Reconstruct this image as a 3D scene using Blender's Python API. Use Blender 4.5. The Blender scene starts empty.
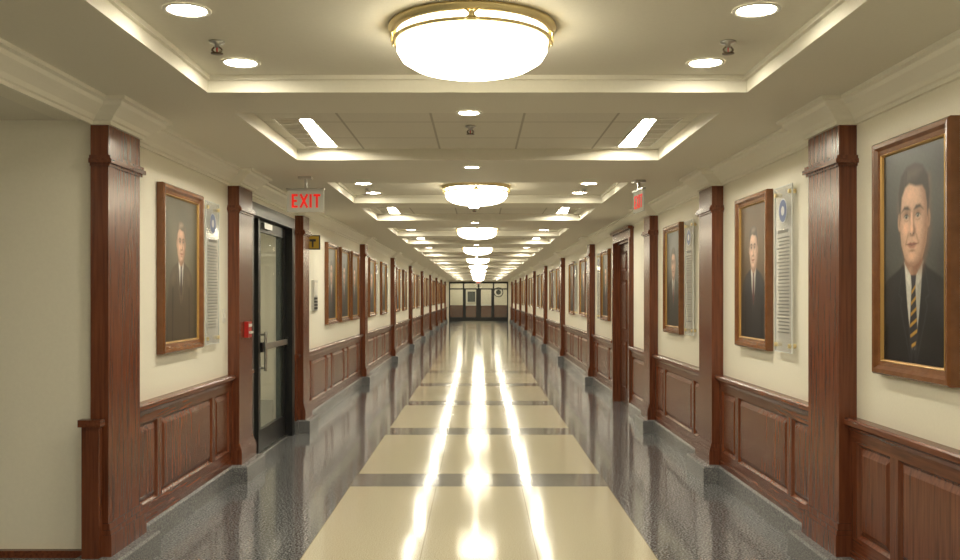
import bpy, bmesh, math, random
import numpy as np
from mathutils import Vector
random.seed(3)
scene = bpy.context.scene
try:
    scene.view_settings.view_transform = 'Standard'
    scene.view_settings.look = 'None'
except Exception: pass

# ------------------------------------------------------------ materials
def new_mat(name):
    m = bpy.data.materials.new(name); m.use_nodes = True
    nt = m.node_tree
    b = nt.nodes.get('Principled BSDF')
    return m, nt, b
def setin(b, k, v):
    if k in b.inputs: b.inputs[k].default_value = v
def simple(name, col, rough=.5, metal=0, spec=.5):
    m, nt, b = new_mat(name)
    b.inputs['Base Color'].default_value = (*col, 1)
    b.inputs['Roughness'].default_value = rough
    b.inputs['Metallic'].default_value = metal
    setin(b, 'Specular IOR Level', spec)
    return m
def pos(nt):
    return nt.nodes.new('ShaderNodeNewGeometry').outputs['Position']
def mathn(nt, op, a, b=None, clamp=False):
    n = nt.nodes.new('ShaderNodeMath'); n.operation = op; n.use_clamp = clamp
    for i, v in enumerate((a, b)):
        if v is None: continue
        if isinstance(v, (int, float)): n.inputs[i].default_value = v
        else: nt.links.new(v, n.inputs[i])
    return n.outputs[0]
def mixc(nt, f, a, b):
    n = nt.nodes.new('ShaderNodeMix'); n.data_type = 'RGBA'
    for k, v in ((0, f), (6, a), (7, b)):
        if isinstance(v, (int, float)): n.inputs[k].default_value = v
        elif isinstance(v, tuple): n.inputs[k].default_value = (*v, 1)
        else: nt.links.new(v, n.inputs[k])
    return n.outputs[2]
def noise(nt, vec, scale, detail=3, mapscale=None):
    if mapscale:
        mp = nt.nodes.new('ShaderNodeMapping'); mp.inputs['Scale'].default_value = mapscale
        nt.links.new(vec, mp.inputs['Vector']); vec = mp.outputs[0]
    n = nt.nodes.new('ShaderNodeTexNoise'); n.inputs['Scale'].default_value = scale
    n.inputs['Detail'].default_value = detail
    nt.links.new(vec, n.inputs['Vector'])
    return n.outputs['Fac']
def ramp(nt, fac, stops):
    r = nt.nodes.new('ShaderNodeValToRGB'); nt.links.new(fac, r.inputs[0])
    e = r.color_ramp.elements
    while len(e) < len(stops): e.new(.5)
    for el, (p, c) in zip(e, stops): el.position = p; el.color = (*c, 1)
    return r.outputs[0]
def bump(nt, b, h, strength, dist=.01):
    n = nt.nodes.new('ShaderNodeBump'); n.inputs['Strength'].default_value = strength
    n.inputs['Distance'].default_value = dist
    nt.links.new(h, n.inputs['Height']); nt.links.new(n.outputs[0], b.inputs['Normal'])
def plaster(name, col, var=.015, rough=.7):
    m, nt, b = new_mat(name)
    p = pos(nt); f = noise(nt, p, 60, 4)
    c2 = tuple(c*(1-var*2) for c in col)
    nt.links.new(ramp(nt, f, [(.3, c2), (.7, col)]), b.inputs['Base Color'])
    b.inputs['Roughness'].default_value = rough
    setin(b, 'Specular IOR Level', .25)
    bump(nt, b, f, .025)
    return m
def wood(name, dark, light, sc, rough=.25, lo=.30, hi=.68):
    m, nt, b = new_mat(name)
    p = pos(nt)
    f = noise(nt, p, 1.0, 4, sc)
    g = noise(nt, p, 1.2, 2)
    f2 = mathn(nt, 'ADD', mathn(nt, 'MULTIPLY', f, .8), mathn(nt, 'MULTIPLY', g, .2))
    nt.links.new(ramp(nt, f2, [(lo, dark), (hi, light)]), b.inputs['Base Color'])
    b.inputs['Roughness'].default_value = rough
    return m
def emis(name, col, s):
    m, nt, b = new_mat(name)
    b.inputs['Base Color'].default_value = (*col, 1)
    b.inputs['Emission Color'].default_value = (*col, 1)
    b.inputs['Emission Strength'].default_value = s
    return m
def glassy(name, tint, opac, rough=.02):
    m, nt, b = new_mat(name)
    b.inputs['Base Color'].default_value = (*tint, 1)
    b.inputs['Roughness'].default_value = rough
    b.inputs['Alpha'].default_value = opac
    return m

WALL = plaster('wall_cream_paint', (.83, .795, .68))
CEIL = plaster('ceiling_paint', (.76, .73, .63))
CROWN = plaster('crown_paint', (.81, .78, .68), .01, .5)
WV = wood('mahogany_vertical', (.085, .023, .010), (.19, .056, .023), (55, 55, 3))
WH = wood('mahogany_horizontal', (.085, .023, .010), (.19, .056, .023), (55, 3, 55))
WDK = wood('door_wood', (.05, .014, .007), (.13, .038, .016), (45, 45, 2.5))
FRAMEW = wood('frame_walnut', (.15, .055, .018), (.24, .095, .034), (18, 18, 18), .25, .2, .8)
GILT = simple('gilt', (.50, .30, .10), .35, .6)
BRASS = simple('polished_brass', (.86, .72, .40), .38, .8)
BRONZE = simple('sprinkler_bronze', (.16, .12, .08), .35, .9)
CHROME = simple('brushed_steel', (.6, .6, .58), .3, 1)
BLACK = simple('black_anodised', (.012, .012, .013), .35)
DGREY = simple('dark_grey', (.05, .05, .05), .5)
WHITE = simple('white_plastic', (.75, .73, .66), .4)
BAFFLE = simple('troffer_baffle', (.56, .53, .44), .7)
RED = simple('alarm_red', (.45, .015, .012), .4)
YEL = simple('sign_yellow', (.55, .36, .04), .5)
BLUE = simple('seal_blue', (.06, .09, .22), .4)
SILV = simple('seal_silver', (.55, .55, .55), .4, .3)
BOWL = emis('lamp_glass', (1, .915, .69), 13.0)
DOWN = emis('downlight_lens', (1, .92, .73), 80.0)
TROF = emis('troffer_lens', (1, .94, .78), 72.0)
EXITR = emis('exit_letter_red', (.9, .03, .02), .35)
EXITW, _nt, _b = new_mat('exit_panel')
_b.inputs['Base Color'].default_value = (.62, .64, .56, 1); _b.inputs['Roughness'].default_value = .2; _b.inputs['Alpha'].default_value = .85
_b.inputs['Emission Color'].default_value = (.8, .8, .68, 1); _b.inputs['Emission Strength'].default_value = .05
GLASS = glassy('door_glass', (.35, .42, .38), .14)
ACRY = glassy('acrylic', (.62, .63, .62), .36, .08)
EDGE = simple('acrylic_edge', (.78, .80, .78), .2)
INK = simple('engraved_text', (.16, .15, .13), .5)

def tile_mat():
    m, nt, b = new_mat('acoustic_tile')
    p = pos(nt); s = nt.nodes.new('ShaderNodeSeparateXYZ'); nt.links.new(p, s.inputs[0])
    def line(v, off):
        f = mathn(nt, 'FRACT', mathn(nt, 'DIVIDE', mathn(nt, 'ADD', v, off), .61))
        a = mathn(nt, 'ABSOLUTE', mathn(nt, 'SUBTRACT', f, .5))
        return mathn(nt, 'GREATER_THAN', a, .487)
    l = mathn(nt, 'MAXIMUM', line(s.outputs[0], 100*.61+.305-.02), line(s.outputs[1], 100*.61-.02))
    f = noise(nt, p, 180, 3)
    base = ramp(nt, f, [(.35, (.63, .60, .51)), (.6, (.72, .69, .60))])
    nt.links.new(mixc(nt, l, base, (.42, .39, .32)), b.inputs['Base Color'])
    b.inputs['Roughness'].default_value = .85
    return m
TILE = tile_mat()
FX = .03
def floor_mat():
    m, nt, b = new_mat('terrazzo_floor')
    p = pos(nt); s = nt.nodes.new('ShaderNodeSeparateXYZ'); nt.links.new(p, s.inputs[0])
    ax = mathn(nt, 'ABSOLUTE', mathn(nt, 'SUBTRACT', s.outputs[0], FX))
    inx = mathn(nt, 'LESS_THAN', ax, 1.09)
    fy = mathn(nt, 'MULTIPLY', mathn(nt, 'FRACT', mathn(nt, 'DIVIDE', mathn(nt, 'ADD', s.outputs[1], 2.85*20-7.6), 2.85)), 2.85)
    cream = mathn(nt, 'MULTIPLY', inx, mathn(nt, 'GREATER_THAN', fy, .55))
    n1 = noise(nt, p, 130, 3); n2 = noise(nt, p, 75, 2); n3 = noise(nt, p, 1.3, 2)
    cc = ramp(nt, n1, [(.32, (.40, .36, .25)), (.5, (.57, .52, .38)), (.68, (.66, .61, .47))])
    gc = ramp(nt, n2, [(.36, (.045, .046, .050)), (.5, (.12, .123, .130)), (.62, (.32, .32, .32))])
    bc = ramp(nt, n1, [(.36, (.09, .088, .085)), (.5, (.175, .17, .16)), (.62, (.33, .32, .29))])
    g2 = mixc(nt, inx, gc, bc)
    col = mixc(nt, cream, g2, cc)
    d1 = mathn(nt, 'LESS_THAN', mathn(nt, 'ABSOLUTE', mathn(nt, 'SUBTRACT', ax, 1.09)), .004)
    d2 = mathn(nt, 'LESS_THAN', mathn(nt, 'ABSOLUTE', mathn(nt, 'SUBTRACT', fy, .55)), .005)
    d3 = mathn(nt, 'LESS_THAN', mathn(nt, 'ABSOLUTE', mathn(nt, 'SUBTRACT', ax, .36)), .003)
    d = mathn(nt, 'MAXIMUM', mathn(nt, 'MAXIMUM', d1, mathn(nt, 'MULTIPLY', d2, inx)), mathn(nt, 'MULTIPLY', cream, d3))
    nt.links.new(mixc(nt, mathn(nt, 'MULTIPLY', d, .6), col, (.25, .21, .13)), b.inputs['Base Color'])
    r = mathn(nt, 'ADD', mathn(nt, 'MULTIPLY', n3, .06), .075)
    nt.links.new(r, b.inputs['Roughness'])
    b.inputs['IOR'].default_value = 1.5
    w = noise(nt, p, 6, 2)
    bump(nt, b, w, .10, .004)
    return m
FLOOR = floor_mat()
def stone_mat():
    m, nt, b = new_mat('grey_terrazzo_base')
    n = noise(nt, pos(nt), 110, 3)
    nt.links.new(ramp(nt, n, [(.33, (.09, .09, .095)), (.5, (.17, .17, .175)), (.66, (.30, .30, .29))]), b.inputs['Base Color'])
    b.inputs['Roughness'].default_value = .25
    return m
STONE = stone_mat()
def canvas_mat():
    m, nt, b = new_mat('oil_painting')
    a = nt.nodes.new('ShaderNodeAttribute'); a.attribute_name = 'paint'
    nt.links.new(a.outputs['Color'], b.inputs['Base Color'])
    b.inputs['Roughness'].default_value = .35
    setin(b, 'Specular IOR Level', .3)
    return m
CANVAS = canvas_mat()

# ------------------------------------------------------------ mesh builder
class MB:
    def __init__(s): s.v = []; s.f = []; s.m = []; s.sm = []; s.mats = []; s.col = None
    def mi(s, mat):
        if mat not in s.mats: s.mats.append(mat)
        return s.mats.index(mat)
    def face(s, pts, mat, smooth=False):
        i = len(s.v); s.v += [tuple(p) for p in pts]
        s.f.append(list(range(i, i+len(pts)))); s.m.append(s.mi(mat)); s.sm.append(smooth)
    def grid(s, rows, mat, smooth=False, closed=False):
        i = len(s.v); n = len(rows[0])
        for r in rows: s.v += [tuple(p) for p in r]
        k = s.mi(mat)
        for a in range(len(rows)-1):
            for c in range(n if closed else n-1):
                d = (c+1) % n
                s.f.append([i+a*n+c, i+a*n+d, i+(a+1)*n+d, i+(a+1)*n+c]); s.m.append(k); s.sm.append(smooth)
        return i
    def box(s, x0, x1, y0, y1, z0, z1, mat):
        if x0 > x1: x0, x1 = x1, x0
        if y0 > y1: y0, y1 = y1, y0
        i = len(s.v)
        s.v += [(x0,y0,z0),(x1,y0,z0),(x1,y1,z0),(x0,y1,z0),(x0,y0,z1),(x1,y0,z1),(x1,y1,z1),(x0,y1,z1)]
        k = s.mi(mat)
        for q in ((0,3,2,1),(4,5,6,7),(0,1,5,4),(1,2,6,5),(2,3,7,6),(3,0,4,7)):
            s.f.append([i+a for a in q]); s.m.append(k); s.sm.append(False)
    def lathe(s, cx, cy, prof, mat, seg=48, smooth=True):
        rows = [[(cx+r*math.cos(2*math.pi*j/seg), cy+r*math.sin(2*math.pi*j/seg), z) for j in range(seg)] for r, z in prof]
        s.grid(rows, mat, smooth, True)
    def cyl(s, p0, p1, r, mat, seg=12, r1=None):
        p0 = Vector(p0); p1 = Vector(p1); d = (p1-p0).normalized()
        a = d.orthogonal().normalized(); b = d.cross(a)
        if r1 is None: r1 = r
        rr = []
        for p, q in ((p0, r), (p1, r1)):
            rr.append([p+a*q*math.cos(2*math.pi*j/seg)+b*q*math.sin(2*math.pi*j/seg) for j in range(seg)])
        s.grid(rr, mat, True, True); s.face(rr[0], mat); s.face(rr[1], mat)
    def sweep(s, path, prof, mat, sign=1):
        n = len(path); rows = []
        nr = []
        for i in range(n-1):
            dx = path[i+1][0]-path[i][0]; dy = path[i+1][1]-path[i][1]; l = math.hypot(dx, dy)
            nr.append((sign*dy/l, -sign*dx/l))
        for i in range(n):
            if i == 0: m = nr[0]
            elif i == n-1: m = nr[-1]
            else:
                a, b = nr[i-1], nr[i]; k = 1+a[0]*b[0]+a[1]*b[1]
                m = ((a[0]+b[0])/k, (a[1]+b[1])/k)
            rows.append([(path[i][0]+m[0]*d, path[i][1]+m[1]*d, z) for d, z in prof])
        s.grid(rows, mat)
        s.face(rows[0], mat); s.face(rows[-1], mat)
    def build(s, name, recalc=True):
        me = bpy.data.meshes.new(name)
        vs = s.v
        c = [ (min(p[k] for p in vs)+max(p[k] for p in vs))/2 for k in range(3)]
        me.from_pydata([(p[0]-c[0], p[1]-c[1], p[2]-c[2]) for p in vs], [], s.f)
        for m in s.mats: me.materials.append(m)
        for p, k, sm in zip(me.polygons, s.m, s.sm): p.material_index = k; p.use_smooth = sm
        if s.col is not None:
            i0, arr = s.col
            full = np.ones((len(vs), 4), dtype=np.float32)
            full[i0:i0+len(arr), :3] = arr
            at = me.color_attributes.new('paint', 'FLOAT_COLOR', 'POINT')
            at.data.foreach_set('color', full.ravel())
        if recalc:
            bm = bmesh.new(); bm.from_mesh(me); bmesh.ops.recalc_face_normals(bm, faces=bm.faces); bm.to_mesh(me); bm.free()
        o = bpy.data.objects.new(name, me); o.location = c
        scene.collection.objects.link(o)
        return o

W = 2.15; YE = 60.0; YB = -3.0; ZC = 2.70; ZT = 2.79; PIT = 5.7
PP = .10
PIL = [(5.05, 5.52), (7.81, 8.26), (10.66, 11.03)] + [(16.45+PIT*k, 16.45+PIT*k+.38) for k in range(8)]

# ------------------------------------------------------------ room shell
b = MB(); b.box(-7, 2.4, YB-.2, 66, -.1, 0, FLOOR); b.build('floor')
LD = (8.55, 10.42, 2.45)
RD = (12.45, 13.85, 2.42)
b = MB()
b.box(-W-.2, -W, 5.09, LD[0], 0, 2.95, WALL); b.box(-W-.2, -W, LD[1], YE, 0, 2.95, WALL)
b.box(-W-.2, -W, LD[0], LD[1], LD[2], 2.95, WALL)
b.box(-W-.2, -W, YB, 5.09, 2.60, 2.95, WALL)
b.build('wall_left')
b = MB(); b.box(-7, -W-.2, 5.09, 5.29, 0, 2.6, WALL); b.build('wall_return')
b = MB(); b.box(-7.2, -7, YB, 5.29, 0, 2.6, WALL); b.build('wall_side_hall')
b = MB()
b.box(W, W+.2, YB, RD[0], 0, 2.95, WALL); b.box(W, W+.2, RD[1], YE, 0, 2.95, WALL)
b.box(W, W+.2, RD[0], RD[1], RD[2], 2.95, WALL); b.box(W+.12, W+.2, RD[0], RD[1], 0, RD[2], WALL)
b.build('wall_right')
b = MB(); b.box(-7, W+.2, YB-.2, YB, 0, 2.95, WALL); b.build('wall_back')

CX = .02; HW = 1.45
TC = [(5.38-PIT+PIT*k, 7.23-PIT+PIT*k) for k in range(11)]
RC = [(2.95-PIT+PIT*k, 4.84-PIT+PIT*k) for k in range(11)]
b = MB()
b.box(-W, CX-HW, YB, YE, ZC, 2.95, CEIL); b.box(CX+HW, W, YB, YE, ZC, 2.95, CEIL)
cuts = sorted([(a, c, 't') for a, c in TC if c < YE-.3] + [(a, c, 'r') for a, c in RC if c < YE-.3])
y = YB
TX = (1.10, 1.235, 1.37)
trof = []
for a, c, t in cuts:
    b.box(CX-HW, CX+HW, y, a, ZC, 2.95, CEIL)
    y = c
    if t == 'r':
        b.box(CX-HW, CX+HW, a, c, ZT, 2.95, CEIL)
        for (x0, x1, y0, y1) in ((CX-HW, CX-HW+.02, a, c), (CX+HW-.02, CX+HW, a, c), (CX-HW+.02, CX+HW-.02, a, a+.02), (CX-HW+.02, CX+HW-.02, c-.02, c)):
            b.box(x0, x1, y0, y1, ZT-.025, ZT, CEIL)
    else:
        h0, h1 = a+.62, a+1.74
        b.box(CX-HW, CX-TX[2], a, c, ZT, 2.95, TILE); b.box(CX+TX[2], CX+HW, a, c, ZT, 2.95, TILE)
        b.box(CX-TX[0], CX+TX[0], a, c, ZT, 2.95, TILE)
        for s in (-1, 1):
            xa, xb = CX+s*TX[0], CX+s*TX[2]
            b.box(xa, xb, a, h0, ZT, 2.95, TILE); b.box(xa, xb, h1, c, ZT, 2.95, TILE)
            b.box(xa, xb, h0, h1, 2.93, 2.95, TILE)
            trof.append((s, h0, h1))
b.box(CX-HW, CX+HW, y, YE, ZC, 2.95, CEIL)
b.build('ceiling')
b = MB(); b.box(-7, -W-.2, YB, 5.09, 2.6, 2.7, CEIL); b.build('ceiling_side_hall')
for s, h0, h1 in trof:
    b = MB(); x = lambda t: CX+s*t
    e = .010
    b.box(x(TX[0]), x(TX[0]+e), h0, h1, ZT-.004, 2.86, WHITE)
    b.box(x(TX[2]-e), x(TX[2]), h0, h1, ZT-.004, 2.86, WHITE)
    b.box(x(TX[0]+e), x(TX[2]-e), h0, h0+e, ZT-.004, 2.86, WHITE)
    b.box(x(TX[0]+e), x(TX[2]-e), h1-e, h1, ZT-.004, 2.86, WHITE)
    # glowing lens above, with a slanted baffle covering the outer part
    b.face([(x(TX[0]+e), h0+e, 2.81), (x(TX[2]-e), h0+e, 2.81), (x(TX[2]-e), h1-e, 2.81), (x(TX[0]+e), h1-e, 2.81)], TROF)
    w0, w1 = TX[0]+.095, TX[1]+.02
    b.face([(x(w0), h0+e, ZT+.002), (x(TX[2]-e), h0+e, ZT+.002), (x(TX[2]-e), h1-e, ZT+.002), (x(w1), h1-e, ZT+.002)], BAFFLE)
    for q in range(1, 6):
        yy = h0+(h1-h0)*q/6; ww = w0+(w1-w0)*q/6
        b.box(x(ww+.01), x(TX[2]-e), yy-.004, yy+.004, ZT-.003, ZT+.001, WHITE)
    b.build('recessed_troffer_light', False)

prof = [(0, 2.565), (.02, 2.565), (.02, 2.585), (.035, 2.59), (.05, 2.61), (.085, 2.635), (.115, 2.655), (.125, 2.675), (.15, 2.68), (.15, ZC)]
for s in (-1, 1):
    path = [(s*W, YB)]
    for y0, y1 in PIL:
        path += [(s*W, y0), (s*(W-PP), y0), (s*(W-PP), y1), (s*W, y1)]
    path += [(s*W, YE)]
    b = MB(); b.sweep(path, prof, CROWN, -s); b.build('crown_molding')
bp = [(0, 0), (.065, 0), (.065, .135), (.055, .15), (0, .15)]
def base_path(s, a, c, e=.03):
    path = [(s*W, a)]
    for y0, y1 in PIL:
        if y0 >= a-.1 and y1 <= c+.1:
            path += [(s*W, y0-e), (s*(W-PP-e), y0-e), (s*(W-PP-e), y1+e), (s*W, y1+e)]
    path += [(s*W, c)]
    return path
b = MB()
pp = base_path(-1, 5.03, LD[0]-.12)
pp = [(-7, 5.09)] + [(-W, 5.09)] + pp[2:]
pp[2] = (-W+PP+.03, 5.02); pp[1] = (-W-.0, 5.02); pp[0] = (-W-.0, 5.05)
b.sweep(pp, bp, STONE, 1)
b.box(-7, -W, 5.02, 5.09, 0, .135, STONE); b.box(-7, -W-.02, 5.05, 5.09, .135, .175, WH)
b.sweep(base_path(-1, LD[1]+.1, YE), bp, STONE, 1)
b.build('baseboard_left')
b = MB(); b.sweep(base_path(1, YB, RD[0]-.1), bp, STONE, -1); b.sweep(base_path(1, RD[1]+.1, YE), bp, STONE, -1); b.build('baseboard_right')

# ------------------------------------------------------------ pilasters
def pilaster(s, y0, y1):
    b = MB()
    def blk(e, z0, z1, mat=WV):
        b.box(s*W, s*(W-PP-e), y0-e, y1+e, z0, z1, mat)
    blk(0, .33, 2.335)
    blk(.03, .15, .27); blk(.022, .27, .295); blk(.012, .295, .33)
    blk(.012, 2.335, 2.35); blk(.028, 2.35, 2.375, WH); blk(.018, 2.375, 2.395); blk(.0, 2.395, 2.60)
    return b
for s in (-1, 1):
    for i, (y0, y1) in enumerate(PIL):
        b = pilaster(s, y0, y1)
        if s == -1 and i == 0:
            b.box(-W-.02, -W+.075, 4.98, 5.03, .15, .88, WV); b.box(-W-.035, -W+.09, 4.965, 5.03, .88, .92, WH)
        b.build('pilaster')

# ------------------------------------------------------------ wainscoting
def wains(b, s, a, c):
    X = lambda d: s*(W-d)
    b.box(X(0), X(.015), a, c, .15, .85, WV)
    b.box(X(.015), X(.035), a, c, .15, .27, WH); b.box(X(.035), X(.048), a, c, .15, .19, WH)
    b.box(X(.015), X(.035), a, c, .79, .85, WH)
    capp = [(0, .85), (.04, .85), (.045, .87), (.06, .885), (.075, .89), (.075, .915), (.065, .925), (0, .925)]
    b.sweep([(s*W, a), (s*W, c)], capp, WH, -s)
    L = c-a; st = .085
    if L < .5: b.box(X(.015), X(.035), a, c, .27, .79, WV); return
    if L < 1.6: ws = [L-2*st]
    else:
        k = max(1, round((L-.6)/1.85)); nar = .40
        wide = (L-st*(2*k+2)-nar*(k+1))/k
        if wide > 1.6:
            nar = .5; wide = (L-st*(2*k+2)-nar*(k+1))/k
        ws = [nar]+[wide, nar]*k
    y = a
    for w in ws:
        b.box(X(.015), X(.035), y, y+st, .27, .79, WV); y += st
        y0, y1, z0, z1 = y, y+w, .27, .79
        def ring(i, d): return [(X(d), y0+i, z0+i), (X(d), y1-i, z0+i), (X(d), y1-i, z1-i), (X(d), y0+i, z1-i)]
        b.grid([ring(0, .035), ring(.012, .022), ring(.02, .018), ring(.055, .032)], WV, False, True)
        b.face(ring(.055, .032), WV)
        y += w
    b.box(X(.015), X(.035), y, c, .27, .79, WV)
bl = MB()
segs = [(5.52, 7.81), (8.26, LD[0]-.12), (LD[1]+.1, 10.66)]
prev = 11.03
for y0, y1 in PIL[3:]: segs.append((prev, y0)); prev = y1
segs.append((prev, YE))
for a, c in segs: wains(bl, -1, a, c)
bl.build('wainscoting')
br = MB()
segs = [(-3, .9), (.9, 5.05), (5.52, 7.81), (8.26, 10.66), (11.03, RD[0]-.12), (RD[1]+.12, 16.45)]
prev = 16.83
for y0, y1 in PIL[4:]: segs.append((prev, y0)); prev = y1
segs.append((prev, YE))
for a, c in segs: wains(br, 1, a, c)
br.build('wainscoting')

# ------------------------------------------------------------ portraits
def ell(cx, cy, rx, ry, n=16):
    return [(cx+rx*math.cos(2*math.pi*i/n), cy+ry*math.sin(2*math.pi*i/n)) for i in range(n)]
def sdf(px, py, poly):
    d = np.full(px.shape, 1e9); s = np.ones(px.shape)
    n = len(poly)
    for i in range(n):
        ax, ay = poly[i]; bx, by = poly[i-1]
        ex, ey = bx-ax, by-ay; wx, wy = px-ax, py-ay
        t = np.clip((wx*ex+wy*ey)/max(ex*ex+ey*ey, 1e-12), 0, 1)
        dx, dy = wx-ex*t, wy-ey*t
        d = np.minimum(d, dx*dx+dy*dy)
        c1 = py >= ay; c2 = py < by; c3 = ex*wy > ey*wx
        flip = (c1 & c2 & c3) | (~c1 & ~c2 & ~c3)
        s = np.where(flip, -s, s)
    return s*np.sqrt(d)
SKINS = [((.74, .47, .34), (.27, .125, .075)), ((.60, .37, .26), (.24, .12, .07)), ((.68, .46, .35), (.29, .16, .11))]
BGC = [((.05, .045, .032), (.17, .15, .10)), ((.045, .048, .05), (.15, .15, .14)), ((.06, .038, .022), (.17, .11, .06)), ((.03, .032, .034), (.105, .107, .10))]
def paint_canvas(w, h, fw, st, nu, nv):
    us = np.linspace(fw, w-fw, nu); vs = np.linspace(fw, h-fw, nv)
    U, V = np.meshgrid(us, vs)
    a = st.get('a', .10); hb = st.get('b', .155); cu = st.get('cu', w/2); cv = st.get('cv', h*.64)
    sk, skd = [np.array(c) for c in SKINS[st.get('skin', 0)]]
    hair = np.array(st.get('hair', (.03, .02, .014))); suit = np.array(st.get('suit', (.018, .018, .023)))
    X0 = (U-cu); Y0 = (V-cv)
    X, Y = X0, Y0
    rng = np.random.RandomState(int(st.get('seed', 1)))
    lo, hi = [np.array(c) for c in BGC[st.get('bg', 0)]]
    g = np.exp(-((X/(w*.42))**2+((Y+.02)/(h*.42))**2))
    nz = np.zeros(U.shape)
    for k in range(7):
        fx, fy, ph = rng.uniform(2, 14), rng.uniform(2, 14), rng.uniform(0, 6.28)
        nz += np.sin(U*fx+V*fy*rng.choice([-1, 1])+ph)/7
    t = np.clip(g*.8+nz*.45, 0, 1)[..., None]
    C = lo+(hi-lo)*t
    def sh(pts, col, soft=.04, flip=1, k=1.0):
        nonlocal C
        d = sdf(X, Y, [(p*a*flip, q*hb) for p, q in pts])
        m = np.clip(.5-d/(2*soft*a+1e-9), 0, 1); m = (m*m*(3-2*m)*k)[..., None]
        C = C*(1-m)+np.array(col)*m
    def blob(x, y, rx, ry, col, k):
        nonlocal C
        m = (k*np.exp(-(((X/a-x)/rx)**2+((Y/hb-y)/ry)**2)))[..., None]
        C = C*(1-m)+np.array(col)*m
    bot = -(cv/hb)-1
    sh([(-.5,-.85),(-.95,-1.05),(-1.9,-1.28),(-2.6,-1.65),(-3.0,-2.4),(-3.4,bot),(3.4,bot),(3.0,-2.4),(2.6,-1.65),(1.9,-1.28),(.95,-1.05),(.5,-.85)], suit, .07)
    for f in (-1, 1):
        sh([(f*1.2,-1.35),(f*2.0,-1.5),(f*2.4,-1.9),(f*1.9,-2.2),(f*1.3,-1.9)], suit*2.1+.006, .5, 1, .5)
        sh([(f*1.85,-2.3),(f*2.05,-2.3),(f*2.2,bot),(f*2.0,bot)], suit*.25, .15)
    sh([(-.60,-.40),(.60,-.40),(.62,-1.0),(.2,-1.3),(-.2,-1.3),(-.62,-1.0)], skd*.85+sk*.15, .06)
    sh([(-.55,-.9),(-.1,-1.0),(-.05,-1.25),(-.3,-1.25)], sk*.8, .2, 1, .6)
    sh([(-.66,-.92),(-.2,-1.2),(.0,-1.25),(.2,-1.2),(.66,-.92),(.66,-1.15),(.34,-2.1),(.1,-2.75),(-.1,-2.75),(-.34,-2.1),(-.66,-1.15)], (.60, .58, .53), .04)
    sh([(.3,-1.1),(.66,-.92),(.66,-1.15),(.34,-2.1),(.12,-2.6),(.2,-1.6)], (.30, .29, .27), .12, 1, .7)
    sh([(-.64,-.95),(-.14,-1.24),(-.3,-1.42),(-.66,-1.2)], (.75, .73, .67), .04); sh([(.64,-.95),(.14,-1.24),(.3,-1.42),(.66,-1.2)], (.55, .53, .48), .04)
    tie = np.array(st.get('tie', (.16, .025, .025)))
    sh([(-.19,-1.2),(.19,-1.2),(.14,-1.42),(.30,-2.5),(.0,-2.85),(-.30,-2.5),(-.14,-1.42)], tie, .04)
    if st.get('stripe'):
        for q in range(6):
            tt = -1.42-.23*q; ww = .14+.03*q
            sh([(-ww, tt-.12), (ww, tt+.02), (ww, tt-.05), (-ww, tt-.19)], st['stripe'], .03)
    lap = suit*1.9+.006
    for f in (-1, 1):
        L1 = [(.62,-.95),(.84,-1.12),(1.10,-1.62),(.86,-1.70),(.98,-1.85),(.14,-3.2),(.06,-2.85),(.38,-2.1)]
        sh(L1, lap, .05, f)
        sh([(.68,-1.0),(.81,-1.16),(1.02,-1.59),(.78,-1.68),(.89,-1.85),(.18,-3.0),(.42,-2.1)], suit*1.1, .05, f)
    tw = st.get('turn', -.10)
    for f in (-1, 1):
        sh([(f*.98+p*.14, q*.2-.06) for p, q in ell(0, 0, 1, 1)], sk*.55+skd*.45, .05)
        blob(f*1.0, -.05, .05, .10, skd*.7, .7)
    right = [(0,.9),(.4,.88),(.75,.7),(.93,.4),(.96,.05),(.93,-.3),(.85,-.56),(.64,-.82),(.34,-.975),(0,-1.01)]
    left = [(-x, yy) for x, yy in right[::-1]][1:-1]
    sh(right+left, sk*.9, .04)
    sh([(.45,.75),(1.0,.75),(1.05,-.3),(.90,-.60),(.5,-1.1),(.0,-1.1),(.15,-.95),(.50,-.7),(.64,-.35),(.68,.1)], skd, .35, 1, .9)
    sh([(-1.1,.3),(-.93,-.3),(-.80,-.62),(-.4,-1.1),(-.3,-.97),(-.68,-.66),(-.86,-.1),(-.90,.3)], skd, .25, 1, .5)
    X = X0-tw*a
    blob(-.15, .48, .45, .16, sk*1.3, .6); blob(-.45, -.22, .20, .13, sk*1.3+np.array([.06, 0, 0]), .6)
    blob(.42, -.25, .18, .12, sk*1.05, .5); blob(-.02, -.80, .2, .08, sk*1.25, .6)
    blob(0, -.97, .5, .06, skd, .6)
    for f in (-1, 1):
        blob(f*.40, .10, .29, .10, skd*.75, .85)
        blob(f*.15, .06, .08, .14, skd, .6)
        sh([(f*.12,.16),(f*.28,.25),(f*.55,.255),(f*.78,.13),(f*.56,.185),(f*.3,.165)], hair*.8+skd*.1, .06)
        sh(ell(f*.40, .03, .15, .038), (.38, .33, .27), .03)
        sh(ell(f*.40, .035, .075, .045), (.025, .018, .014), .03)
        blob(f*.40-.03, .05, .02, .013, (.7, .7, .7), .8)
        sh([(f*.20,.03),(f*.33,.088),(f*.48,.085),(f*.62,.025),(f*.48,.058),(f*.33,.06)], (.025, .012, .008), .03)
        sh([(f*.26,-.05),(f*.4,-.075),(f*.56,-.04),(f*.4,-.055)], skd, .06, 1, .8)
        sh([(f*.22,-.30),(f*.27,-.32),(f*.48,-.55),(f*.44,-.57)], skd, .09, 1, .8)
    sh([(.05,.1),(.10,-.1),(.24,-.25),(.21,-.34),(.04,-.37),(.06,-.2)], skd*.85, .08, 1, .9)
    sh([(-.08,.1),(.02,.1),(.06,-.24),(-.10,-.26)], sk*1.25, .06, 1, .8)
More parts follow.
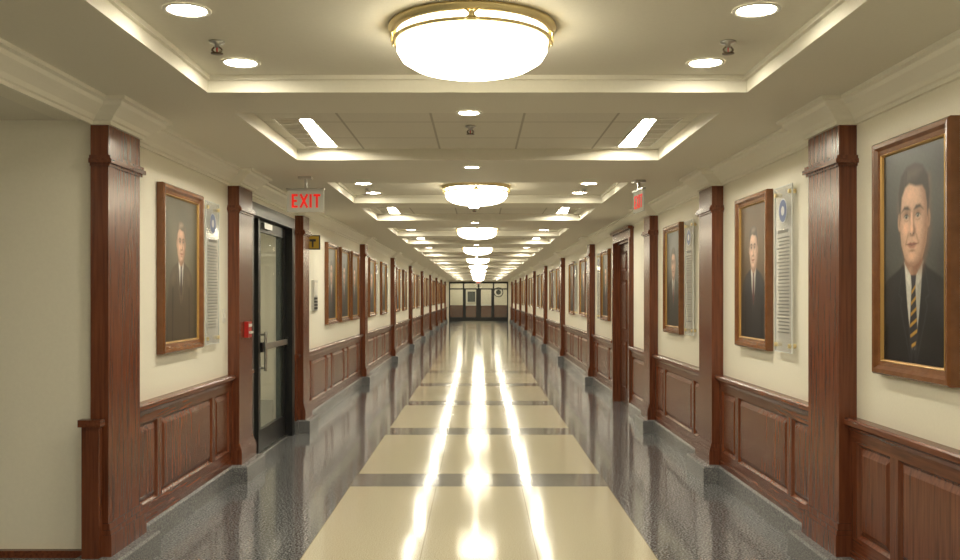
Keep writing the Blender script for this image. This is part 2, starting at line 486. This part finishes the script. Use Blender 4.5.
    blob(-.01, -.26, .08, .045, sk*1.4, .7); blob(0, -.37, .2, .03, skd*.7, .8)
    blob(-.12, -.335, .045, .018, (.05, .02, .015), .9); blob(.12, -.335, .045, .018, (.05, .02, .015), .9)
    sh([(-.40,-.555),(-.12,-.515),(0,-.53),(.12,-.515),(.40,-.555),(.12,-.58),(-.12,-.58)], (.28, .10, .07), .04)
    sh([(-.32,-.57),(.32,-.57),(.14,-.635),(-.14,-.635)], (.42, .18, .13), .05)
    sh([(-.43,-.545),(0,-.572),(.43,-.545),(0,-.585)], (.05, .018, .013), .03)
    blob(0, -.69, .2, .03, skd, .8)
    X = X0
    sh([(-.93,-.02),(-1.03,.2),(-1.08,.55),(-.90,.90),(-.5,1.08),(.1,1.13),(.6,1.05),(.98,.80),(1.08,.45),(1.01,.1),(.93,-.02),(.90,.25),(.80,.50),(.60,.62),(.15,.64),(-.3,.72),(-.58,.66),(-.82,.46),(-.90,.2)], hair, .07)
    sh([(-.55,.74),(-.45,.98),(.1,1.02),(.5,.95),(.2,.84),(-.2,.80)], hair*3.5+.03, .25, 1, .7)
    sh([(-.58,.68),(-.50,1.0),(-.46,1.0),(-.52,.70)], hair*.3, .05, 1, .8)
    br_ = np.zeros(U.shape)
    for k in range(10):
        fx, fy, ph = rng.uniform(60, 220), rng.uniform(60, 220), rng.uniform(0, 6.28)
        br_ += np.sin(U*fx+V*fy*rng.choice([-1, 1])+ph)/10
    C = C*(1+.05*rng.randn(*U.shape)[..., None]+.12*br_[..., None])
    return us, vs, np.clip(C, 0, 1)
pc = [0]
def portrait(s, y0, y1, z0, z1, style=None, fine=False):
    b = MB(); w = y1-y0; h = z1-z0; fw = .08; pc[0] += 1
    style = dict(style or {}); style['seed'] = pc[0]
    def P(u, v, d):
        if s > 0: return (W-d, y1-u, z0+v)
        return (-W+d, y0+u, z0+v)
    def ring(i, d): return [P(i, i, d), P(w-i, i, d), P(w-i, h-i, d), P(i, h-i, d)]
    b.grid([ring(0, 0.002), ring(0, .045), ring(.010, .056), ring(.03, .054), ring(.045, .038), ring(.066, .034)], FRAMEW, False, True)
    b.grid([ring(.066, .034), ring(.071, .038), ring(.076, .034), ring(fw, .022)], GILT, False, True)
    b.face(ring(0, .002), DGREY)
    nu, nv = (200, 300) if fine else (56, 84)
    us, vs, C = paint_canvas(w, h, fw, style, nu, nv)
    i0 = b.grid([[P(u, v, .0225) for u in us] for v in vs], CANVAS)
    b.col = (i0, C.reshape(-1, 3))
    return b.build('portrait_painting', False)

def plaque(s, y0, y1, z0=1.22, z1=2.36):
    b = MB(); X = lambda d: s*(W-d)
    b.box(X(.03), X(.038), y0+.006, y1-.006, z0+.006, z1-.006, ACRY)
    b.box(X(.029), X(.039), y0, y0+.006, z0, z1, EDGE); b.box(X(.029), X(.039), y1-.006, y1, z0, z1, EDGE)
    b.box(X(.029), X(.039), y0+.006, y1-.006, z0, z0+.006, EDGE); b.box(X(.029), X(.039), y0+.006, y1-.006, z1-.006, z1, EDGE)
    for yy in (y0+.035, y1-.035):
        for zz in (z0+.05, z1-.05):
            b.cyl((X(0), yy, zz), (X(.05), yy, zz), .015, BRASS, 10)
    cy = (y0+y1)/2; zz = z1-.17
    b.cyl((X(.0383), cy, zz), (X(.0395), cy, zz), .085, SILV, 24)
    b.cyl((X(.0395), cy, zz), (X(.0400), cy, zz), .076, BLUE, 24)
    b.cyl((X(.0400), cy, zz), (X(.0405), cy, zz), .032, SILV, 16)
    z = zz-.13; wr = random.Random(int(y0*10))
    b.box(X(.0384), X(.0392), y0+.07, y1-.07, z-.022, z, INK); z -= .05
    while z > z0+.12:
        q = wr.uniform(0, .05)
        b.box(X(.0384), X(.0392), y0+.05, y1-.05-q, z-.008, z, INK); z -= .024
    b.build('acrylic_plaque')

ZP = (1.21, 2.38)
portrait(1, 3.96, 4.74, 1.20, 2.40, dict(a=.144, b=.232, cu=.395, cv=.785, bg=3, tie=(.03,.03,.04), stripe=(.50,.28,.05), suit=(.014,.014,.018), skin=0), True)
plaque(1, 3.50, 3.86)
portrait(1, 6.48, 7.28, *ZP, dict(a=.10, b=.155, bg=2, skin=2, cv=.76, tie=(.1,.03,.03), hair=(.08,.06,.045)), True)
plaque(1, 5.99, 6.34)
portrait(1, 9.30, 10.12, *ZP, dict(bg=1, skin=1, suit=(.03,.03,.03)))
plaque(1, 8.76, 9.10)
portrait(1, 14.45, 15.35, *ZP, dict(bg=0)); plaque(1, 15.5, 15.85)
portrait(-1, 6.08, 6.96, *ZP, dict(a=.09, b=.14, bg=0, skin=1, cv=.78, suit=(.075,.055,.035), tie=(.05,.03,.03), hair=(.12,.09,.06), turn=.12), True)
plaque(-1, 7.06, 7.42)
for i, y in enumerate((12.7, 13.95, 15.15)):
    portrait(-1, y, y+.92, *ZP, dict(bg=i % 3, skin=(i+1) % 3))
for k in range(7):
    st = 16.83+PIT*k
    for s in (-1, 1):
        for j, off in enumerate((.75, 2.95)):
            i = k*2+j+(s > 0)
            portrait(s, st+off, st+off+1.0, *ZP, dict(bg=i % 3, skin=i % 3, suit=[(.022,.022,.028),(.05,.04,.03),(.03,.035,.05)][i % 3], hair=[(.035,.024,.018),(.25,.23,.2),(.09,.05,.02)][(i+k) % 3]))
            if s < 0: plaque(s, st+off+1.06, st+off+1.40)
            else: plaque(s, st+off-.40, st+off-.06)

# ------------------------------------------------------------ ceiling lamps
def ceiling_lamp(cx, cy, zt=ZT):
    b = MB()
    r = .345; sg = 64 if cy < 12 else 28
    b.lathe(cx, cy, [(0, zt), (r+.02, zt), (r+.025, zt-.012), (r+.012, zt-.022), (r+.012, zt-.03), (0.0, zt-.03)], BRASS, sg)
    b.lathe(cx, cy, [(r-.012, zt-.03), (r-.012, zt-.062)], BOWL, sg)
    b.lathe(cx, cy, [(r-.01, zt-.058), (r+.004, zt-.06), (r+.006, zt-.072), (r-.01, zt-.074)], BRASS, sg)
    b.lathe(cx, cy, [(r-.012, zt-.072), (r-.014, zt-.11), (r-.035, zt-.145), (r-.085, zt-.175), (r-.16, zt-.195), (r-.25, zt-.206), (0.001, zt-.21)], BOWL, sg)
    for k in range(4):
        an = -math.pi/2+k*math.pi/2
        ox, oy = math.cos(an), math.sin(an)
        p = Vector((cx+ox*(r+.004), cy+oy*(r+.004), zt-.05)); t = Vector((-oy, ox, 0)); u = Vector((0, 0, 1)); n = Vector((ox, oy, 0))
        b.cyl(p-n*.01, p+n*.008, .014, BRASS, 16)
        b.cyl(p-t*.03-u*.022+n*.004, p+t*.03+u*.022+n*.004, .005, BRASS, 8)
        b.cyl(p-t*.03+u*.022+n*.004, p+t*.03-u*.022+n*.004, .005, BRASS, 8)
    b.build('flush_ceiling_lamp', False)
def downlight(cx, cy, z, r=.085):
    b = MB()
    b.lathe(cx, cy, [(r+.014, z-.001), (r+.012, z-.006), (r, z-.006), (r-.008, z-.001)], WHITE, 28)
    b.face([(cx+(r-.004)*math.cos(a*math.pi/10), cy+(r-.004)*math.sin(a*math.pi/10), z-.002) for a in range(20)], DOWN)
    b.build('recessed_downlight', False)
def sprinkler(cx, cy, z):
    b = MB()
    b.lathe(cx, cy, [(.0, z-.001), (.036, z-.001), (.034, z-.009), (.012, z-.013), (.012, z-.03), (.0, z-.03)], CHROME, 20)
    for f in (-1, 1): b.cyl((cx+f*.012, cy, z-.026), (cx+f*.024, cy, z-.040), .004, BRONZE, 6); b.cyl((cx+f*.024, cy, z-.040), (cx+f*.006, cy, z-.056), .004, BRONZE, 6)
    b.cyl((cx, cy, z-.02), (cx, cy, z-.055), .004, RED, 8)
    b.lathe(cx, cy, [(.0, z-.055), (.028, z-.055), (.028, z-.058), (0, z-.058)], BRONZE, 20)
    b.build('fire_sprinkler', False)
for k in range(-1, 10):
    y = 3.97+PIT*k
    if y+.5 > YE-.5 : continue
    ceiling_lamp(0, y)
    for s in (-1, 1):
        for dy in (-.24, .60): downlight(s*1.18, y+dy, ZT)
        sprinkler(s*1.19, y+.22, ZT)
    downlight(-.03, y+1.40, ZC, .065); downlight(-.03, y+3.65, ZC, .065)
    sprinkler(-.03, y+2.3, ZT)
ceiling_lamp(-4.4, 1.6, 2.6)  # extra lamp added out of view to light the side hall wall

# ------------------------------------------------------------ exit signs
def stroke(b, o, ux, uz, n, p, q, t, mat):
    P = Vector(p); Q = Vector(q); d = (Q-P).normalized(); m = Vector((-d.y, d.x))*t/2
    f = lambda v, k: o+ux*v.x+uz*v.y+n*k
    A = [P+m, Q+m, Q-m, P-m]
    b.face([f(v, .004) for v in A], mat)
    for i in range(4):
        a, c = A[i], A[(i+1) % 4]
        b.face([f(a, 0), f(c, 0), f(c, .004), f(a, .004)], mat)
def exit_sign(c, ux, n, w=.34, h=.20, top=ZC):
    b = MB(); c = Vector(c); ux = Vector(ux).normalized(); n = Vector(n).normalized(); uz = Vector((0, 0, 1))
    def bx(u0, u1, z0, z1, k, mat):
        pts = [c+ux*u+uz*z+n*d for d in (-k, k) for z in (z0, z1) for u in (u0, u1)]
        for q in ((0,1,3,2),(4,5,7,6),(0,1,5,4),(2,3,7,6),(0,2,6,4),(1,3,7,5)): b.face([pts[i] for i in q], mat)
    bx(-w/2, w/2, -h/2, h/2, .006, EXITW)
    bx(-w/2-.006, w/2+.006, h/2, h/2+.018, .016, CHROME)
    bx(-.06, .06, top-c.z-.02, top-c.z, .05, CHROME)
    bx(-.012, .012, h/2+.018, top-c.z-.02, .012, CHROME)
    for sg in (1, -1):
        nn = n*sg; u = ux*sg; o = c+nn*.0062; H = .062; t = .02
        x0 = -.115
        for p, q in (((x0,-H),(x0,H)), ((x0-.008,H-.01),(x0+.045,H-.01)), ((x0,0),(x0+.038,0)), ((x0-.008,-H+.01),(x0+.045,-H+.01)),
                     ((-.045,-H),(.018,H)), ((-.045,H),(.018,-H)), ((.048,-H),(.048,H)), ((.105,-H),(.105,H)), ((.073,H-.01),(.137,H-.01))):
            stroke(b, o, u, uz, nn, p, q, t, EXITR)
    b.build('exit_sign')
exit_sign((-1.56, 8.25, 2.48), (1, 0, 0), (0, -1, 0))
exit_sign((1.54, 8.5, 2.50), (.10, -.99, 0), (-.99, -.10, 0), )
exit_sign((0, 57.5, 2.52), (1, 0, 0), (0, -1, 0))
b = MB(); b.box(-W, -W+.02, 11.18, 11.26, 2.2, 2.36, DGREY); b.box(-W+.02, -W+.2, 11.21, 11.23, 2.19, 2.37, DGREY)
b.box(-W+.035, -W+.185, 11.205, 11.21, 2.205, 2.355, YEL); b.box(-W+.07, -W+.15, 11.2, 11.205, 2.29, 2.32, DGREY); b.box(-W+.1, -W+.12, 11.2, 11.205, 2.22, 2.29, DGREY)
b.build('projecting_wall_sign')
b = MB(); b.box(-W, -W+.03, 11.7, 12.0, 1.42, 1.82, CHROME); b.box(-W+.03, -W+.036, 11.73, 11.97, 1.62, 1.79, WHITE)
for i in range(4):
    for j in range(3): b.box(-W+.03, -W+.038, 11.75+j*.075, 11.80+j*.075, 1.44+i*.042, 1.468+i*.042, DGREY)
b.build('entry_intercom_panel')
X0 = -W+PP
b = MB(); b.box(X0, X0+.035, 7.98, 8.10, 1.24, 1.38, RED); b.box(X0+.035, X0+.042, 7.995, 8.085, 1.335, 1.36, WHITE); b.box(X0+.035, X0+.055, 8.0, 8.08, 1.275, 1.295, WHITE)
b.build('fire_alarm_pull_station')
b = MB(); b.box(-W, -W+.006, 7.64, 7.72, 1.38, 1.50, WHITE); b.box(-W+.006, -W+.014, 7.67, 7.69, 1.42, 1.46, WHITE); b.build('light_switch')

# ------------------------------------------------------------ glass door left
b = MB(); y0, y1, zt = LD; xo, xi = -W-.16, -W+.03
b.box(xo, xi, y0-.1, y0+.05, 0, zt+.06, BLACK); b.box(xo, xi, y1-.05, y1+.08, 0, zt+.06, BLACK)
b.box(xo, xi, y0+.05, y1-.05, zt-.06, zt+.06, BLACK)
b.box(-W-.12, -W-.02, y0+.05, y1-.05, 0, .012, CHROME)
ym = 9.05
b.box(-W-.11, -W-.03, ym-.03, ym+.03, 0, zt-.06, BLACK)
b.box(-W-.08, -W-.07, y0+.05, ym-.03, .02, zt-.06, GLASS)
b.box(-W-.10, -W-.05, y0+.05, ym-.03, 0.012, .12, BLACK)
la, lb = ym+.04, y1-.06
b.box(-W-.10, -W-.05, la, la+.10, .02, zt-.07, BLACK); b.box(-W-.10, -W-.05, lb-.10, lb, .02, zt-.07, BLACK)
b.box(-W-.10, -W-.05, la+.1, lb-.1, zt-.18, zt-.07, BLACK); b.box(-W-.10, -W-.05, la+.1, lb-.1, .02, .24, BLACK)
b.box(-W-.08, -W-.07, la+.1, lb-.1, .24, zt-.18, GLASS)
b.box(-W-.03, -W-.01, la+.05, lb-.05, 1.06, 1.12, CHROME)
for yy in (la+.05, lb-.05): b.box(-W-.05, -W-.01, yy-.03, yy+.03, 1.04, 1.14, BLACK)
b.cyl((-W+.02, la+.02, .85), (-W+.02, la+.02, 1.25), .014, CHROME)
b.cyl((-W+.02, la+.02, .88), (-W-.05, la+.02, .88), .01, CHROME); b.cyl((-W+.02, la+.02, 1.22), (-W-.05, la+.02, 1.22), .01, CHROME)
b.box(-W-.05, -W-.01, la+.1, la+.45, zt-.15, zt-.09, CHROME)
b.build('door_1')
b = MB(); b.box(-5.2, -5.0, 7.2, 14, 0, 2.7, WALL); b.box(-5, -W-.2, 7.0, 7.2, 0, 2.7, WALL); b.box(-5, -W-.2, 14, 14.2, 0, 2.7, WALL)
b.build('wall_side_room')
b = MB(); b.box(-5, -W-.2, 7.2, 14, 2.7, 2.8, CEIL); b.build('ceiling_side_room')
for yy in (9.4, 11.6):
    b = MB(); b.box(-4.2, -3.0, yy, yy+.6, 2.68, 2.70, WHITE); b.face([(-4.15, yy+.05, 2.678), (-3.05, yy+.05, 2.678), (-3.05, yy+.55, 2.678), (-4.15, yy+.55, 2.678)], BOWL); b.build('ceiling_panel_light')

# ------------------------------------------------------------ wooden door right
b = MB(); y0, y1, zt = RD
for a, c in ((y0-.12, y0+.02), (y1-.02, y1+.12)):
    b.box(W, W-.045, a, c, 0, zt, WV); b.box(W-.045, W-.06, a+.02, c-.02, 0, zt, WV)
b.box(W, W-.05, y0-.12, y1+.12, zt, zt+.12, WH); b.box(W, W-.085, y0-.15, y1+.15, zt+.12, zt+.16, WH)
b.box(W+.12, W, y0, y0+.03, 0, zt, WV); b.box(W+.12, W, y1-.03, y1, 0, zt, WV); b.box(W+.12, W, y0+.03, y1-.03, zt-.03, zt, WH)
da, dc = y0+.03, y1-.03; xd = W+.05
b.box(W+.10, xd, da, dc, .01, zt-.03, WDK)
pw = (dc-da-.42)/2
for i in range(2):
    for z0, z1 in ((.25, .95), (1.12, 1.85), (1.98, 2.28)):
        ya = da+.14+i*(pw+.14)
        def ring(q, d): return [(xd-d, ya+q, z0+q), (xd-d, ya+pw-q, z0+q), (xd-d, ya+pw-q, z1-q), (xd-d, ya+q, z1-q)]
        b.grid([ring(0, .001), ring(.012, .012), ring(.03, .004), ring(.06, .012)], WDK, False, True); b.face(ring(.06, .012), WDK)
b.cyl((xd, da+.07, 1.05), (xd-.03, da+.07, 1.05), .012, BRASS); b.cyl((xd-.03, da+.07, 1.05), (xd-.07, da+.07, 1.05), .03, BRASS, 16)
b.cyl((xd, da+.07, 1.05), (xd-.006, da+.07, 1.05), .04, BRASS, 20); b.cyl((xd, da+.07, 1.22), (xd-.02, da+.07, 1.22), .028, BRASS, 16)
b.box(xd, xd-.03, da+.02, da+.12, 1.35, 1.5, WHITE)
b.build('door_2')

# ------------------------------------------------------------ far end
b = MB(); b.box(-W, -1.98, YE, YE+.2, 0, 2.95, WALL); b.box(1.98, W, YE, YE+.2, 0, 2.95, WALL); b.box(-1.98, 1.98, YE, YE+.2, 2.62, 2.95, WALL); b.build('wall_far')
b = MB()
for x, t in ((-1.95, .05), (-1.0, .05), (0, .06), (1.0, .05), (1.95, .05)): b.box(x-t, x+t, YE+.05, YE+.15, 0, 2.62, BLACK)
b.box(-1.9, 1.9, YE+.05, YE+.15, 2.5, 2.62, BLACK); b.box(-1.9, 1.9, YE+.05, YE+.15, 2.1, 2.18, BLACK); b.box(-1.9, 1.9, YE+.06, YE+.14, 0, .25, BLACK)
for x0, x1 in ((-1.9, -1.05), (-.95, -.06), (.06, .95), (1.05, 1.9)):
    b.box(x0, x1, YE+.095, YE+.105, .25, 2.1, GLASS); b.box(x0, x1, YE+.095, YE+.105, 2.18, 2.5, GLASS)
    if abs(x0+x1) < 1.2:
        b.box(x0, x0+.1, YE+.07, YE+.13, .25, 2.1, BLACK); b.box(x1-.1, x1, YE+.07, YE+.13, .25, 2.1, BLACK)
        b.box(x0+.1, x1-.1, YE+.03, YE+.06, 1.02, 1.1, CHROME)
b.build('door_3')
b = MB(); b.box(-W-.2, -W, YE+.2, 66, 0, 2.8, WALL); b.box(W, W+.2, YE+.2, 66, 0, 2.8, WALL); b.box(-W, W, 65.8, 66, 0, 2.8, WALL)
b.build('wall_vestibule')
b = MB(); b.box(-W, W, 65.74, 65.8, 0, 1.0, WV); b.build('trim_1')
b = MB(); b.box(-W-.2, W+.2, YE+.2, 66, 2.8, 2.9, CEIL); b.build('ceiling_vestibule')
ceiling_lamp(0, 62.6, 2.8); ceiling_lamp(-1.2, 64.6, 2.8); ceiling_lamp(1.2, 64.6, 2.8)
b = MB(); b.cyl((1.45, 65.8, 1.95), (1.45, 65.75, 1.95), .36, BLACK, 32); b.cyl((1.45, 65.75, 1.95), (1.45, 65.74, 1.95), .3, WHITE, 32); b.cyl((1.45, 65.74, 1.95), (1.45, 65.735, 1.95), .18, BLACK, 32); b.build('wall_seal')
b = MB(); b.box(-.85, -.2, 65.7, 65.74, 1.2, 2.05, WHITE); b.box(-.8, -.25, 65.69, 65.7, 1.25, 2.0, DGREY); b.build('notice_board')

# ------------------------------------------------------------ world, camera
w = bpy.data.worlds.new('world'); scene.world = w; w.use_nodes = True
w.node_tree.nodes['Background'].inputs[0].default_value = (.9, .8, .6, 1)
w.node_tree.nodes['Background'].inputs[1].default_value = .15
cam = bpy.data.cameras.new('camera'); co = bpy.data.objects.new('camera', cam); scene.collection.objects.link(co)
co.location = (.03, 0, 1.6); co.rotation_euler = (math.radians(90), 0, 0)
cam.sensor_width = 36; cam.lens = 33.75; cam.shift_y = 17/960; cam.shift_x = 1/960
cam.clip_end = 200
scene.camera = co
